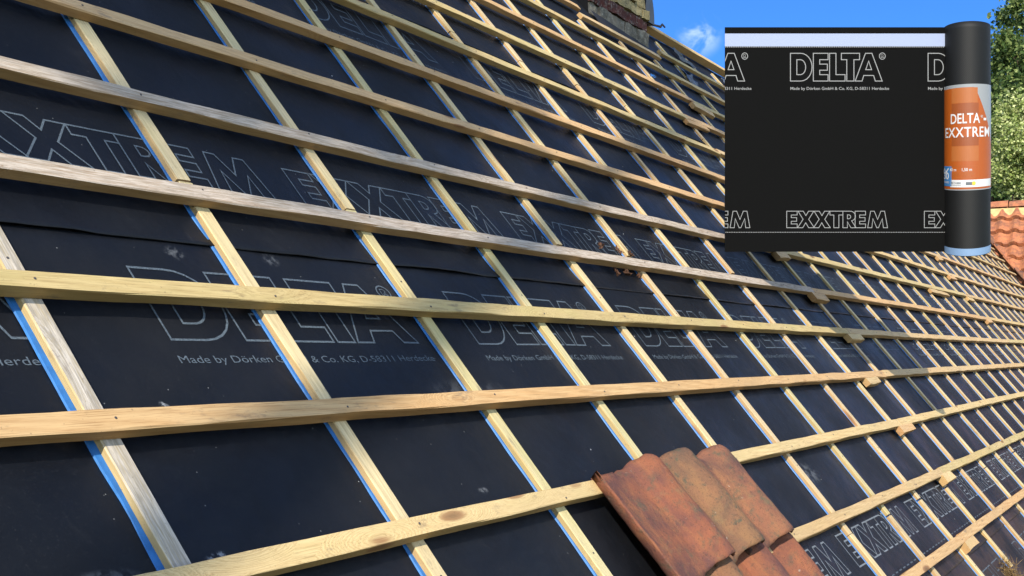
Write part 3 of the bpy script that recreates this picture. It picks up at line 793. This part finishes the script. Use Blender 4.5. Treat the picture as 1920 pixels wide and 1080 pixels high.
for k, y in enumerate([q * .36 - 7 for q in range(26)]):
    b = len(vs)
    for yy, rr in ((y, .125), (y + .345, .110)):
        for i in range(9):
            a = math.pi * i / 8; vs.append((-rr * math.cos(a), yy, WRZ + .02 + rr * math.sin(a) * .9))
    for i in range(8): fs.append((b + i, b + i + 1, b + 10 + i, b + 9 + i))
link('ridge_tiles', mesh('ridge_tiles', vs, fs, False), wing, Matrix.Identity(4), [MT['wing']])
vs = []; fs = []
for i in range(270):
    y = -7 + i * .034; a = .11 + .035 * noise.noise(Vector((y * 6, 0, 0))); k = .30 + .09 * abs(math.sin(y * math.pi / .218)) + .04 * noise.noise(Vector((y * 9, 3, 0)))
    for d in (.07, a + .05, k * .72):
        h = .078 if d < .1 else (.075 if d < .17 else .052)
        vs.append((-d * math.cos(WP) - h * math.sin(WP), y, WRZ - d * math.sin(WP) + h * math.cos(WP)))
for i in range(269):
    for j in range(2): fs.append((i * 3 + j, i * 3 + j + 1, i * 3 + j + 4, i * 3 + j + 3))
link('mortar_bedding', mesh('mortar_bedding', vs, fs, True), wing, Matrix.Identity(4), [plain('yellow_mortar', (.50, .38, .17, 1), .9, .1, .3, 12)])
# other slope and walls of the wing
link('back_slope', mesh('back_slope', [(0, -7, WRZ), (0, 2.2, WRZ), (2.6, 2.2, WRZ - 3.1), (2.6, -7, WRZ - 3.1)], [(0, 1, 2, 3)]), wing, Matrix.Identity(4), [MT['wing']])
xw = 2.35; zw = WRZ - 2.75
link('wall', mesh('wall', [(-xw, -6.8, 0), (xw, -6.8, 0), (xw, 2, 0), (-xw, 2, 0), (-xw, -6.8, zw), (xw, -6.8, zw), (xw, 2, zw), (-xw, 2, zw), (0, -6.8, WRZ - .05)], [(0, 1, 5, 8, 4), (1, 2, 6, 5), (3, 0, 4, 7)]), wing, Matrix.Identity(4), [M_WALL])
# cut tiles bordering the valley
for n_ in range(9):
    v = 2.55 - n_ * .27; x = wing_x(v)
    a = W(x - .10, v, .02); d = (W(wing_x(v - .3) - .10, v - .3, .02) - a).normalized()
    nrm = (W(0, 0, 1) - W(0, 0, 0)); sd_ = d.cross(nrm).normalized()
    me = pantile_me(.20, .33, 60 + n_, False)
    mw = Matrix((sd_ * -1, -d, (sd_ * -1).cross(-d))).transposed().to_4x4(); mw.translation = a + nrm * (.055 + .01 * (n_ % 2)) + sd_ * .08
    o = link('valley_tile', me, None, mw, [MT['wing' if n_ % 3 else 'dark_clay']])
    tag(o, '%s cut clay tile down the edge of the valley' % (['topmost'] + ORD[2:10])[n_], 'roof tile', 'cut tiles edging the valley')

# =============================================================== TREES
def leaf_mat(name, a, b, c, trans=.3):
    t = NT(name); geo = t.n('ShaderNodeNewGeometry')
    rp = t.n('ShaderNodeValToRGB'); rp.color_ramp.elements[0].color = a; rp.color_ramp.elements[1].color = c
    e = rp.color_ramp.elements.new(.5); e.color = b
    t.l(geo.outputs['Random Per Island'], rp.inputs[0])
    t.done(rp.outputs[0], .55, .3)
    tr = t.n('ShaderNodeBsdfTranslucent'); t.l(rp.outputs[0], tr.inputs[0])
    mx = t.n('ShaderNodeMixShader'); mx.inputs[0].default_value = trans
    t.l(t.b.outputs[0], mx.inputs[1]); t.l(tr.outputs[0], mx.inputs[2])
    t.l(mx.outputs[0], t.t.nodes['Material Output'].inputs[0]); return t.m
M_BARK = plain('bark', (.12, .09, .06, 1), .9, .1, .5, 12)
M_L1 = leaf_mat('leaf_dark', (.02, .05, .012, 1), (.075, .125, .03, 1), (.26, .31, .10, 1))
M_L2 = leaf_mat('leaf_light', (.12, .18, .04, 1), (.30, .36, .10, 1), (.60, .62, .30, 1))
M_L3 = leaf_mat('leaf_mid', (.05, .09, .02, 1), (.09, .13, .03, 1), (.12, .16, .04, 1))
def tree(name, base, height, crown_c, crown_r, n_clump, n_leaf, leaf, mat, label, seed, squash=1.0, clump_r=(.35, .8), shell=.45, group=None, tk=1.0):
    r = random.Random(seed); root = empty(name, Matrix.Translation(base)); tag(root, label, 'tree', group)
    cc = Vector(crown_c) - Vector(base); R3 = crown_r
    trunk_pts = [Vector((0, 0, 0)), Vector((.05, .02, cc.z * .45)), Vector((cc.x * .6, cc.y * .6, cc.z * .8)), cc + Vector((0, 0, R3[2] * .7))]
    clumps = []
    while len(clumps) < n_clump:
        p = Vector((r.uniform(-1, 1), r.uniform(-1, 1), r.uniform(-1, 1)))
        l = p.length
        if l > 1 or l < shell * r.random(): continue
        clumps.append((Vector((p.x * R3[0], p.y * R3[1], p.z * R3[2])) + cc, r.uniform(*clump_r)))
    vs = []; fs = []
    def addtube(me_vs, me_fs, pts, rad, seg=7):
        P = pts; b0 = len(me_vs)
        for i, p in enumerate(P):
            d = (P[min(i + 1, len(P) - 1)] - P[max(i - 1, 0)]).normalized(); a = d.cross(Vector((.31, .9, .1))).normalized(); b = d.cross(a)
            for k in range(seg): me_vs.append(p + (a * math.cos(6.283 * k / seg) + b * math.sin(6.283 * k / seg)) * rad[i])
        for i in range(len(P) - 1):
            for k in range(seg): me_fs.append((b0 + i * seg + k, b0 + i * seg + (k + 1) % seg, b0 + (i + 1) * seg + (k + 1) % seg, b0 + (i + 1) * seg + k))
    addtube(vs, fs, trunk_pts, [height * .022 * tk, height * .017 * tk, height * .011 * tk, height * .004 * tk])
    for c, cr in clumps[::3]:
        t = r.uniform(.35, .9); k = t * 3; i = min(2, int(k)); s = trunk_pts[i].lerp(trunk_pts[i + 1], k - i)
        m = s.lerp(c, .5) + Vector((0, 0, -.1 * R3[2])) * r.random(); addtube(vs, fs, [s, m, c], [height * .006 * tk, height * .004 * tk, height * .0015 * tk], 5)
    link('trunk', mesh('trunk', vs, fs, True), root, Matrix.Identity(4), [M_BARK])
    vs = []; fs = []
    for c, cr in clumps:
        for _ in range(n_leaf):
            q = Vector((r.gauss(0, .5), r.gauss(0, .5), r.gauss(0, .42))) * cr + c
            d = Vector((r.uniform(-1, 1), r.uniform(-1, 1), r.uniform(-.6, .9))).normalized(); n = d.cross(Vector((r.uniform(-1, 1), r.uniform(-1, 1), r.uniform(-1, 1)))).normalized()
            L = leaf * r.uniform(.6, 1.3); wq = L * .32; b = len(vs)
            vs += [q, q + d * L * .5 + n * wq, q + d * L, q + d * L * .5 - n * wq]; fs.append((b, b + 1, b + 2, b + 3))
    link('crown', mesh('crown', vs, fs), root, Matrix.Identity(4), [mat])
def cray(px, py, dist):
    d = cam.matrix_world.to_3x3() @ Vector(((px - 960) / 2369.7, -(py - 540) / 2369.7, -1)); return cam.matrix_world.translation + d * dist
def at(p): return (round(p.x, 2), round(p.y, 2), round(p.z, 2))
ct = at(cray(2010, 190, 34)); tree('evergreen_tree', (ct[0], ct[1], 0), 13, ct, (2.4, 2.4, 3.4), 170, 330, .13, M_L1, 'tall dark green tree behind the tiled wing at the right edge', 2, clump_r=(.22, .5))
ct = at(cray(1880, 290, 38)); tree('evergreen_tree', (ct[0], ct[1], 0), 11, ct, (2.0, 2.0, 2.3), 110, 320, .13, M_L1, 'lower dark tree peeping out directly right of the roll', 5, clump_r=(.25, .5))
ct = at(cray(1925, 285, 29)); tree('flowering_shrub', (ct[0], ct[1], 0), 9, ct, (.9, .9, 1.15), 60, 420, .085, M_L2, 'pale yellow-green blossoming shrub just above the orange tiled ridge', 8, clump_r=(.22, .4))
ct = at(cray(1700, 340, 42)); tree('evergreen_tree', (ct[0], ct[1], 0), 11, ct, (3.2, 3.2, 2.6), 110, 260, .2, M_L3, 'tree hidden behind the black sheet', 12)
# the tree on the sunny side of the roof whose crown dapples the upper left of it
def shade_tree(u, v, dist, rad, n, leaf, lf, seed, what):
    p = W(u, v, 0) + SUNV * dist
    tree('garden_tree', (round(p.x - 1.6, 2), round(p.y + .6, 2), 0), p.z + 1, at(p), rad, n, lf, leaf, M_L3, 'garden tree out of view that dapples the ' + what, seed, clump_r=(.25, .5), tk=.28)
shade_tree(.25, 1.95, 15, (1.1, 1.1, 1.0), 60, .17, 100, 21, 'left half of the roof')
shade_tree(6.6, 2.45, 17, (.8, .8, .5), 20, .17, 70, 27, 'roof near the chimney')

# =============================================================== UNROLLED MEMBRANE AND ITS ROLL
D = 5.72
PX = D / 2369.7
def CP(px, py, dz=0.0):   # a point of the sheet's own plane, in metres
    return Vector(((px - 960) * PX, -(py - 540) * PX, -D + dz))
SHM = cam.matrix_world.copy()
sheet_o = CP(1359, 472)
sheetM = SHM @ Matrix.Translation(sheet_o)
sheetM = Matrix.Translation(sheetM.translation.copy()) @ sheetM.to_3x3().to_4x4()
def L2(px, py): return ((px - 1359) * PX, (472 - py) * PX)
M_SH = plain('membrane_sheet', (.0030, .0030, .0030, 1), .85, .07)
M_STR = plain('adhesive_strip', (.25, .29, .42, 1), .6, .3)
M_INK = plain('light_grey_ink', (.22, .22, .22, 1), .7, .2)
sw = (1800 - 1359) * PX; sh = 421 * PX
me = box_me('membrane_sheet', 0, sw, 0, sh, -.0015, 0)
sheet = link('membrane_sheet', me, None, sheetM, [M_SH])
tag(sheet, 'flat black membrane sheet with a pale lavender strip, drawn out from the roll', 'membrane sheet')
def flat(name, px0, py0, px1, py1, z, mat, parent=sheet):
    x0, y0 = L2(px0, py1); x1_, y1_ = L2(px1, py0)
    return link(name, box_me(name, x0, x1_, y0, y1_, z - .0005, z), parent, Matrix.Identity(4), [mat])
flat('adhesive_strip', 1359, 63, 1800, 87, .0012, M_STR)
def dashes(name, py, step, on, hgt, x0=1359, x1_=1790):
    vs = []; fs = []; x = x0 + 1
    while x < x1_:
        a, b_ = L2(x, py + hgt), L2(min(x + on, x1_), py); q = len(vs)
        vs += [(a[0], a[1], .001), (b_[0], a[1], .001), (b_[0], b_[1], .001), (a[0], b_[1], .001)]; fs.append((q, q + 1, q + 2, q + 3)); x += step
    link(name, mesh(name, vs, fs), sheet, Matrix.Identity(4), [M_INK])
dashes('stitched_line', 87.3, 3.4, 1.9, 1.6); dashes('dashed_line', 435, 3.2, 2.2, 1.0)
def crop_r(me, xmax):
    bm = bmesh.new(); bm.from_mesh(me)
    bmesh.ops.bisect_plane(bm, geom=bm.verts[:] + bm.edges[:] + bm.faces[:], plane_co=(xmax, 0, 0), plane_no=(1, 0, 0), clear_outer=True)
    bm.to_mesh(me); bm.free()
def crop_x(me, xmin):
    bm = bmesh.new(); bm.from_mesh(me)
    bmesh.ops.bisect_plane(bm, geom=bm.verts[:] + bm.edges[:] + bm.faces[:], plane_co=(xmin, 0, 0), plane_no=(1, 0, 0), clear_inner=True)
    bm.to_mesh(me); bm.free()
for px in (1482 - 258, 1482, 1740):
    me = word_me('DELTA', 172 * PX, 52 * PX, 1.5 * PX, True); me.materials.append(M_INK)
    x, y = L2(px, 152)
    if px < 1359: crop_x(me, -x + .001)
    if px > 1600: crop_r(me, sw - x - .001)
    link('outlined_capitals', me, sheet, Matrix.Translation((x, y, .0009)))
    me = text_me('Made by Dörken GmbH & Co. KG, D-58311 Herdecke', 185 * PX, 5.4 * PX, .006); me.materials.append(M_INK)
    x, y = L2(px, 168.5)
    if px < 1359: crop_x(me, -x + .001)
    if px > 1600: crop_r(me, sw - x - .001)
    link('printed_line', me, sheet, Matrix.Translation((x, y, .0009)))
for px in (1475 - 258, 1475, 1733):
    me = word_me('EXXTREM', 189 * PX, 31 * PX, 1.15 * PX); me.materials.append(M_INK)
    x, y = L2(px, 427)
    if px < 1359: crop_x(me, -x + .001)
    if px > 1600: crop_r(me, sw - x - .001)
    link('outlined_capitals', me, sheet, Matrix.Translation((x, y, .0009)))

# roll: a slightly barrel-ended cylinder beside the sheet
RR = 41.6 * PX; rx = (1813 - 1359) * PX
rollM = sheetM @ Matrix.Translation((rx, (472 - 470.5) * PX, 0)) @ Matrix.Rotation(R(-19.8), 4, 'Y')
roll = empty('membrane_roll', rollM)
tag(roll, 'upright roll of black membrane with an orange paper label', 'membrane roll')
def zof(py): return (540 - py) * PX * .982 - 66 * PX
RH = zof(46)
def bow(y, c): return y + (y - RH * .76) * .020 * c * (-1 if y > RH * .76 else 1) * (1 if y > RH * .76 else 1)
def cylpt(xa, y, extra=0.0):
    """xa: arc angle (0 faces the viewer); the ends and bands bow a little, as wound rolls do"""
    c = math.cos(xa); k = (y - RH * .76) / RH
    return ((RR + extra) * math.sin(xa), y + k * .036 * c, (RR + extra) * c)
def band_me(name, y0, y1, extra, a0=-180, a1=180, nseg=96, ny=2):
    vs = []; fs = []
    for j in range(ny + 1):
        for i in range(nseg + 1):
            a = R(a0 + (a1 - a0) * i / nseg); vs.append(cylpt(a, y0 + (y1 - y0) * j / ny, extra))
    n = nseg + 1
    for j in range(ny):
        for i in range(nseg): fs.append((j * n + i, j * n + i + 1, (j + 1) * n + i + 1, (j + 1) * n + i))
    return mesh(name, vs, fs, True)
def mat_roll():
    t = NT('woven_black_membrane'); co = t.n('ShaderNodeTexCoord').outputs['Object']
    se = t.n('ShaderNodeSeparateXYZ'); t.l(co, se.inputs[0])
    ang = t.math('ARCTAN2', se.outputs[0], se.outputs[2])
    a = t.math('SINE', t.math('MULTIPLY', ang, 74)); b = t.math('SINE', t.math('MULTIPLY', se.outputs[1], 820))
    h = t.math('MULTIPLY', a, b); hh = t.mapr(h, .0, .7)
    c = t.mix(hh, (.0012, .0012, .0012, 1), (.0085, .009, .009, 1))
    t.bump(hh, .3, .001); return t.done(c, .6, .3)
me = band_me('wound_membrane', 0, RH, 0, ny=40)
n = 97
vs = [v.co.copy() for v in me.vertices]; fs = [tuple(p.vertices) for p in me.polygons]
b = len(vs)
vs += [Vector((0, -.012, 0)), Vector((0, RH + .008, 0))]
for i in range(96):
    fs.append((b, i + 1, i)); t0 = 40 * n; fs.append((b + 1, t0 + i, t0 + i + 1))
link('wound_membrane', mesh('wound_membrane', vs, fs, True), roll, Matrix.Identity(4), [mat_roll()])
link('blue_end_band', band_me('blue_end_band', zof(472), zof(459), .0012), roll, Matrix.Identity(4), [plain('pale_blue_band', (.14, .225, .36, 1), .5, .4)])
M_OR = plain('orange_paper', (.29, .062, .005, 1), .45, .4)
M_OR2 = plain('light_orange_ink', (.30, .088, .018, 1), .45, .4); M_OR3 = plain('deep_orange_ink', (.21, .050, .009, 1), .45, .4)
M_SIL = plain('silver_paper', (.22, .23, .24, 1), .4, .4); M_WH = plain('white_ink', (.50, .50, .50, 1), .5, .3); M_BADGE = plain('blue_badge_ink', (.035, .14, .32, 1), .5, .3); M_GR = plain('grey_ink', (.10, .11, .12, 1), .5, .3); M_YE = plain('amber_ink', (.65, .38, .04, 1), .5, .3)
label = link('paper_label', band_me('paper_label', zof(353), zof(160), .0014, -100, 100, 60, 14), roll, Matrix.Identity(4), [M_SIL])
label['label'] = 'orange and silver wrap-around label with white lettering'
def ang(px): return math.asin(max(-1, min(1, (px - 1812.5) / 44.0)))
def wrapmesh(name, vs2, fs, mat, extra, kx=1.0):
    """vs2: points in (arc px from the middle, py)"""
    out = [cylpt(x / 44.0, zof(y), extra) for x, y in vs2]
    me = mesh(name, out, fs); 
    return link(name, me, label, Matrix.Identity(4), [mat])
def wrect(name, x0, x1_, ya, yb, mat, extra, n=12):
    vs = []; fs = []
    for i in range(n + 1):
        x = x0 + (x1_ - x0) * i / n; vs += [(x, yb), (x, ya)]
    for i in range(n): fs.append((2 * i, 2 * i + 2, 2 * i + 3, 2 * i + 1))
    return wrapmesh(name, vs, fs, mat, extra)
# orange field with its slanting right edge
vs = []; fs = []
cols_ = [(-64, 166)] + [(-64 + 3.2 * i, 166) for i in range(1, 41)]
for x, y in cols_:
    yt = 166 if x < 15 else 166 + (x - 15) * 2.15
    vs += [(x, 351), (x, min(yt, 350))]
for i in range(len(cols_) - 1): fs.append((2 * i, 2 * i + 2, 2 * i + 3, 2 * i + 1))
wrapmesh('orange_field', vs, fs, M_OR, .0020)
wrect('colour_block', -30, 20, 166.5, 194, M_OR2, .0024); wrect('colour_block', -30, 22, 194.5, 215, M_OR3, .0024)
wrect('colour_block', -30, 22, 255, 272, M_OR3, .0024); wrect('colour_block', -30, 22, 272.5, 300, M_OR2, .0024)
def wtext(body, xc, ybase, width, height, mat, bold=.02, extra=.0032, sp=1.0):
    me = text_me(body, width, height, bold, sp, 'lettering')
    bm = bmesh.new(); bm.from_mesh(me)
    k = -width / 2
    while k < width / 2:
        bmesh.ops.bisect_plane(bm, geom=bm.verts[:] + bm.edges[:] + bm.faces[:], plane_co=(k + width / 2 + .001, 0, 0), plane_no=(1, 0, 0)); k += 3.5
    for v in bm.verts: v.co = Vector(cylpt((xc - width / 2 + v.co.x) / 44.0, zof(ybase - v.co.y), extra))
    bm.to_mesh(me); bm.free()
    link('lettering', me, label, Matrix.Identity(4), [mat])
wtext('DELTA', -3.5, 231, 56, 18.0, M_WH, .012); wtext('®', 28.5, 222, 5, 5, M_WH, .0); wtext('-', 36, 230, 7, 18, M_WH, .04)
wtext('EXXTREM', 1, 256, 96, 18.0, M_WH, .012, sp=1.08)
wrect('badge', -54, -30, 309, 346, M_BADGE, .0026)
wtext('30', -45, 333, 17, 12.5, M_WH, .02); wtext('YEARS', -45, 340.5, 17, 4, M_WH, .0)
wrapmesh('check_mark', [(-55, 321), (-52, 312), (-50, 313), (-53, 322), (-47, 320), (-45.5, 318), (-38, 312), (-36, 313.5), (-46, 323), (-50, 312)], [(0, 3, 2, 1), (4, 8, 7, 6), (2, 4, 5, 9)], M_WH, .0034)
wtext('40 m', -27, 318, 14, 5.5, M_WH, .01); wtext('1,50 m', 0, 318, 18, 5.5, M_WH, .01)
for x0, x1_, y_ in [(-33, 21, 308.8), (-33, 21, 330)]: wrect('rule', x0, x1_, y_, y_ + .5, M_OR2, .0026)
for x_ in (-33, -9, 21): wrect('rule', x_, x_ + .5, 309.3, 330, M_OR2, .0026, 1)
for k, wl in enumerate((16, 20, 18, 12)):
    wrect('fine_print', -31, -31 + wl, 320.5 + k * 2.1, 321.2 + k * 2.1, M_OR2, .0026); wrect('fine_print', -7, -7 + wl + 3, 320.5 + k * 2.1, 321.2 + k * 2.1, M_OR2, .0026)
wrect('white_panel', -33, 58, 334, 347.5, M_WH, .0026, 24)
wtext('DELTA', -26, 341.5, 11, 4, M_GR, .02); wrect('fine_print', -19.5, -11, 338, 341.3, M_SIL, .0034, 4); wrect('fine_print', -31, -11, 343.2, 344, M_SIL, .0034, 6)
wrect('panel_mark', -2, 10, 338, 343.5, M_GR, .0034, 4)
vs = [(12.5, 340.6)] + [(12.5 + 3.4 * math.cos(a * math.pi / 8), 340.6 + 3.6 * math.sin(a * math.pi / 8)) for a in range(16)]
wrapmesh('panel_mark', vs, [(0, 1 + (a + 1) % 16, 1 + a) for a in range(16)], M_YE, .0040)
